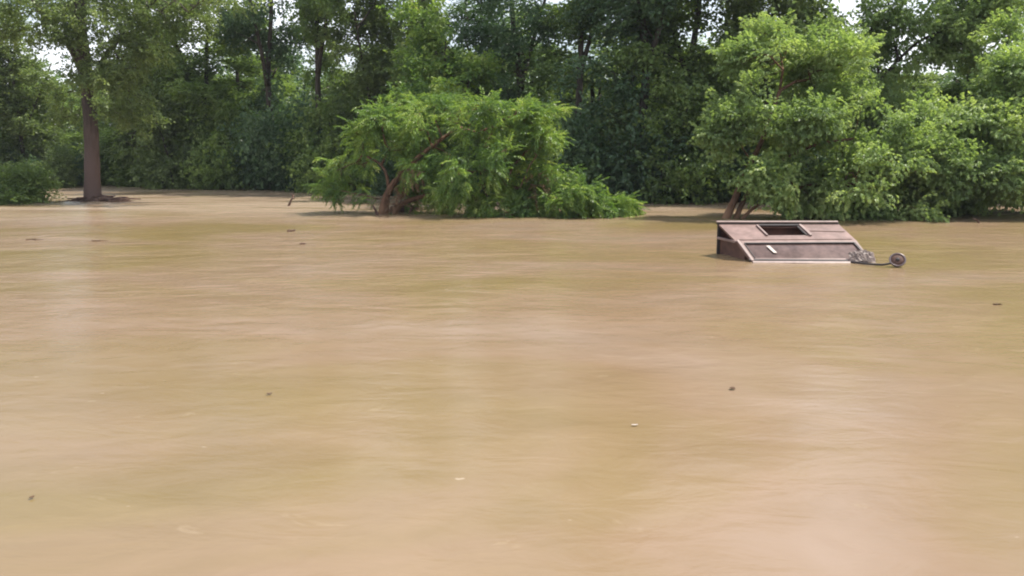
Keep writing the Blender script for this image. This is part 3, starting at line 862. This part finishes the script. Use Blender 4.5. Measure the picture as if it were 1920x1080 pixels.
# left side: rear post, belt bar, lower door panel
def down(p, z): q = np.array(p, float); q[2] = z; return q
pb = MB(); pb.bar(L_(RL)+Vector((.02, .0, -.02)), L_(down(RL, -0.6))+Vector((.02, 0, 0)), .05, .05, (0, 1, 0))
pb.build("rear_post", M['seal'], veh, bevel=0.006)
pb = MB(); belt = HL[2]+0.0
pb.bar(L_(down(RL, belt))+Vector((.0, -.02, 0)), L_(down(HL, belt-.01))+Vector((-.005, 0.01, 0)), .045, .04)
pb.build("belt_bar", M['paint_pale'], veh, bevel=0.006)
pb = MB()
A = down(RL, belt-.02); Bq = down(HL, belt-.03); off = np.array([.04, .0, 0])
mid = (HL*0.55+FL*0.45); 
pts = [A+off, Bq+off, down(mid, belt*0.5)+off, down(mid, -.7)+off, down(RL, -.7)+off]
th = np.array([.03, .006, 0])
pb.add([L_(p) for p in pts] + [L_(p+th) for p in pts], [(0,1,2,3,4),(9,8,7,6,5)] + [(i, i+5, (i+1) % 5+5, (i+1) % 5) for i in range(5)])
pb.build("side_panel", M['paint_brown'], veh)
# lining of the cab: floor, right and far walls, closed so that the hatch looks into a dark room
ib = MB()
inn = [down(RL, -0.55)+[.1, -.03, 0], down(RR, -0.55)+[-.03, -.03, 0], down(FR, -0.6)+[-.05, .1, 0], down(FL, -0.6)+[.12, .1, 0]]
topz = [RL+[.1, -.03, -.05], RR+[-.03, -.03, -.05], HR+[-.04, .0, -.05], HL+[.12, 0, -.05]]
ib.add([L_(p) for p in inn] + [L_(p) for p in topz], [(0,1,2,3), (0,4,5,1), (1,5,6,2)])
ib.build("cab_lining", M['inside'], veh)
rb = MB()
a0 = [RR, HR, FR]; 
rb.add([L_(RR), L_(HR), L_(FR), L_(down(FR, -.7)), L_(down(RR, -.7))], [(0,1,2,3,4)])
rb.add([L_(RL)+Vector((0,.03,-.04)), L_(RR)+Vector((0,.03,-.04)), L_(down(RR, -.7))+Vector((0,.03,0)), L_(down(RL, -.7))+Vector((0,.03,0))], [(0,1,2,3)])
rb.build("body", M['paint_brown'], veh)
# seat back seen through the hatch
# mirror on a bent arm
Mc = P(1683, 487, 13.9)
ab = MB()
ab.tube([L_(P(1596, 491, 14.45)), L_(P(1630, 495, 14.1)), L_(P(1655, 496.5, 13.95)), L_(P(1668, 494, 13.9)), L_(Mc)+Vector((-.03, .06, -.03))], [.018]*5, 8)
ab.build("mirror_arm", M['seal'], veh, smooth=True)
ax = Vector((-0.25, -0.82, 0.50)).normalized()      # where its face points
def disc(mb, c, ax, prof, n=28):
    s = ax.cross(Vector((0, 0, 1))).normalized(); u = s.cross(ax)
    vs = []; fs = []
    for (r, h) in prof:
        for k in range(n):
            a = 2*math.pi*k/n; vs.append(c + (s*math.cos(a)+u*math.sin(a)*0.92)*r + ax*h)
    for i in range(len(prof)-1):
        for k in range(n):
            fs.append((i*n+k, i*n+(k+1) % n, (i+1)*n+(k+1) % n, (i+1)*n+k))
    fs.append(tuple(range(n))); fs.append(tuple((len(prof)-1)*n+k for k in range(n)))
    mb.add(vs, fs)
db = MB(); disc(db, L_(Mc), ax, [(.03, -.12), (.085, -.10), (.112, -.05), (.118, 0.0), (.105, .006), (.10, -.004)])
mh = db.build("mirror_housing", M['seal'], veh, smooth=False)
db = MB(); disc(db, L_(Mc), ax, [(.119, -.02), (.127, -.008), (.125, .010), (.108, .014), (.104, .004)]); db.build("mirror_rim", M['mirror_rim'], mh, smooth=True)
db = MB(); disc(db, L_(Mc), ax, [(.10, .0), (.098, .006), (.05, .012), (.035, .012)]); db.build("mirror_face", M['paint_brown'], mh, smooth=True)
db = MB(); disc(db, L_(Mc), ax, [(.034, .008), (.032, .022), (.018, .028)]); db.build("hub", M['seal'], mh, smooth=True)
for k in range(1): pass
# crumpled silt-coated plastic caught on the windscreen corner
rngd = np.random.RandomState(3)
nu, nv = 18, 12; vs = []; fs = []
for j in range(nv+1):
    for i in range(nu+1):
        u = i/nu; v = j/nv
        edge = min(u, 1-u, v, 1-v)*4
        p = np.asarray(P(1590 + 48*u + 6*v + rngd.normal()*.5, 474 + 21*v + rngd.normal()*0.8 - 5*math.sin(3.1*u), 14.66 - .16*v))
        p[2] += 0.015*min(1, edge) + (0.018*math.sin(i*1.7+j*.9)*math.sin(j*1.3) + rngd.rand()*0.010)*min(1, edge*1.5)
        vs.append(p - org)
for j in range(nv):
    for i in range(nu):
        a = j*(nu+1)+i; fs.append((a, a+nu+1, a+nu+2, a+1))
mb = MB(); mb.add(vs, fs)
pl = mb.build("plastic_sheet", M['rag'], None); pl.location = org
sm = pl.modifiers.new("solid", 'SOLIDIFY'); sm.thickness = 0.006
tag(pl, "crumpled pale plastic caught on the lower right corner of the windscreen", "plastic sheet")

# ------------------------------------------------------------------ driftwood and flotsam
def stick(name, pts, r0, r1, lab, cat, side=None, mat='driftwood', group=None):
    root = W(*pts[0][:2]) if len(pts[0]) == 2 else P(*pts[0])
    mbb = MB()
    q = [Vector(P(*p)-root) for p in pts]
    rs_ = [r0 + (r1-r0)*i/(len(q)-1) for i in range(len(q))]
    mbb.tube(q, rs_, 8)
    if side:
        for s_ in side: mbb.tube([Vector(P(*p)-root) for p in s_], [r1*1.1, r1*.5][:len(s_)] if len(s_) == 2 else [r1*1.1, r1*.8, r1*.4], 6)
    o = mbb.build(name, M[mat], None, smooth=True); o.location = root
    tag(o, lab, cat, group); return o
D1 = W(541, 386)[1]
stick("snag", [(540, 389, D1), (543, 382, D1), (547, 373, D1+.05), (552, 365, D1+.1)], .05, .02, "short dark snag poking up from the water left of the leaning tree", "branch",
      side=[[(546, 374, D1), (553, 371, D1)], [(549, 368, D1), (546, 362, D1)]])
D2 = W(712, 403)[1]
stick("snag", [(708, 402, D2-.05), (703, 392, D2), (699, 385, D2)], .05, .02, "small stub of branch beside the leaning tree's brown stem", "branch")

for k, (px, py, dx, dy, lab) in enumerate([
        (1647, 408, 6, -18, "short dead twig poking from the water right under the slanting tree's boughs"),
        (1694, 409, -7, -15, "forked dead twig in the water between the two light green trees"),
        (1738, 404, 9, -14, "thin dead twig bent right over the water below the broad light green tree"),
        (1838, 418, -14, -9, "low dead twig lying slantwise in the open water near the right edge")]):
    Dd = W(px, py)[1]
    stick("snag", [(px, py+3, Dd), (px+dx*.4, py+dy*.5, Dd), (px+dx, py+dy, Dd+.05)], .03, .012, lab, "branch",
          side=[[(px+dx*.4, py+dy*.5, Dd), (px+dx*.4-dy*.3, py+dy*.9, Dd-.05)]])

def drift_pile(px0, px1, py, D, n, seed, lab, hgt=0.25):
    rg = random.Random(seed); c = (W(px0, py) + W(px1, py))/2
    mbb = MB()
    half = (px1-px0)/2*D/FPX
    for i in range(n):
        x = rg.uniform(-half, half); k = 1-abs(x)/half
        y = rg.uniform(-.5, .5); z = rg.uniform(-.02, hgt)*k
        a = rg.gauss(0, .35) + (0 if rg.random() < .8 else 1.2); l = rg.uniform(.2, .8)
        d = Vector((math.cos(a), math.sin(a)*.6, rg.uniform(-.12, .12)))*l
        p = Vector((x, y, z)); r = rg.uniform(.012, .045)
        mbb.tube([p-d/2, p+Vector((0, 0, rg.uniform(-.03, .05))), p+d/2], [r, r*.9, r*.5], 6)
    # matted debris core: low uneven mound
    nn = 20; vs = []; fs = []
    for j in range(6):
        for i in range(nn):
            a = 2*math.pi*i/nn; r = (1-j/5.5)
            vs.append((math.cos(a)*half*.85*r*(1+.15*rg.uniform(-1, 1)), math.sin(a)*.55*r*(1+.2*rg.uniform(-1, 1)), -.1 + (hgt*.75+.1)*math.sin(math.pi/2*(j/5)) + rg.uniform(-.02, .02)))
    for j in range(5):
        for i in range(nn): fs.append((j*nn+i, j*nn+(i+1) % nn, (j+1)*nn+(i+1) % nn, (j+1)*nn+i))
    fs.append(tuple(5*nn+i for i in range(nn)))
    mbb.add(vs, fs)
    o = mbb.build("driftwood_pile", M['driftwood'], None); o.location = c
    tag(o, lab, "driftwood"); return o
Dl = W(171, 377)[1]
drift_pile(132, 244, 377, Dl, 70, 1, "low pile of brown sticks and silt round the foot of the thick bare trunk", .26)
drift_pile(728, 782, 396, D2+.2, 46, 2, "tangle of dead brown twigs at the foot of the leaning tree", .30)
Dk = W(300, 364)[1]
stick("driftwood_log", [(190, 371, Dk), (250, 369, Dk), (334, 372, Dk-.3)], .07, .04, "long thin log lying in the shallows right of the thick bare trunk", "log")

def flot(px, py, L, wd, rz, lab, cat, mat='driftwood', seed=0, name="floating_twig"):
    rg = random.Random(seed); c = W(px, py); c[2] = water_h(np.array([c[0]]), np.array([c[1]]))[0] + .004
    mbb = MB()
    if name == "floating_twig":
        pts = [Vector((L*(t-.5), rg.uniform(-.15, .15)*L, wd*.3)) for t in (0, .3, .65, 1)]
        mbb.tube(pts, [wd*.5, wd*.45, wd*.4, wd*.2], 7)
        mbb.tube([pts[1], pts[1]+Vector((L*.18, L*.22, wd*.8))], [wd*.3, wd*.12], 5)
        mbb.tube([pts[2], pts[2]+Vector((L*.1, -L*.2, wd*.6))], [wd*.3, wd*.12], 5)
    else:
        n = 12; ring = []
        for k in range(n):
            a = 2*math.pi*k/n; r = (1 if k % 2 else .86)
            ring.append((L/2*math.cos(a)*r, wd/2*math.sin(a)*r, .004+.018*abs(math.cos(a))*wd/.06*.5))
        top = [(x, y, z+.003) for x, y, z in ring]
        mbb.add(ring + top + [(0, 0, .002), (0, 0, .006)], [((k+1) % n, k, 2*n) for k in range(n)] + [(n+k, n+(k+1) % n, 2*n+1) for k in range(n)] + [(k, (k+1) % n, n+(k+1) % n, n+k) for k in range(n)])
    o = mbb.build(name, M[mat], None, smooth=False); o.location = c; o.rotation_euler = (0, 0, rz)
    tag(o, lab, cat); return o
flot(505, 741, .045, .028, .4, "small dark leaf floating alone in the left middle water", "leaf", 'driftwood', 1, "floating_leaf")
flot(1373, 730, .05, .05, .9, "round brownish leaf floating below the vehicle", "leaf", 'dead_leaf', 2, "floating_leaf")
flot(1190, 799, .05, .018, .1, "tiny whitish scrap floating below the middle of the water", "scrap", 'sticker', 3, "floating_leaf")
flot(1870, 572, .10, .02, -.2, "dark knobbly twig floating near the right edge below the mirror", "twig", 'dead_leaf', 4)
flot(60, 936, .03, .02, 1.2, "faint brown leaf floating in the lower left corner", "leaf", 'dead_leaf', 5, "floating_leaf")
flot(547, 434, .22, .05, 1.1, "dark twig end sticking from a patch of froth left of centre", "twig", 'driftwood', 6)
flot(568, 458, .12, .03, .2, "little dark twig just nearer than the frothy patch", "twig", 'driftwood', 7)
flot(65, 450, .34, .022, .05, "thin dark twig drifting at the far left, outer one of two", "twig", 'dead_leaf', 8)
flot(186, 452, .30, .020, .0, "thin dark twig drifting at the left, inner one of two", "twig", 'dead_leaf', 9)

# ------------------------------------------------------------------ thin haze over the whole scene, added to lift the darks
mb = MB()
x0, x1, y0, y1, z0, z1 = -140, 140, -30, 130, -3, 24
mb.box8([(x0,y0,z0),(x1,y0,z0),(x1,y1,z0),(x0,y1,z0),(x0,y0,z1),(x1,y0,z1),(x1,y1,z1),(x0,y1,z1)])
m = bpy.data.materials.new("haze"); m.use_nodes = True
t = m.node_tree; t.nodes.clear()
pv = t.nodes.new("ShaderNodeVolumePrincipled"); pv.inputs["Density"].default_value = 0.00028
pv.inputs["Color"].default_value = (0.85, 0.9, 1.0, 1)
ou = t.nodes.new("ShaderNodeOutputMaterial"); t.links.new(pv.outputs[0], ou.inputs["Volume"])
hz = mb.build("haze", m, None); tag(hz, kind="stuff")
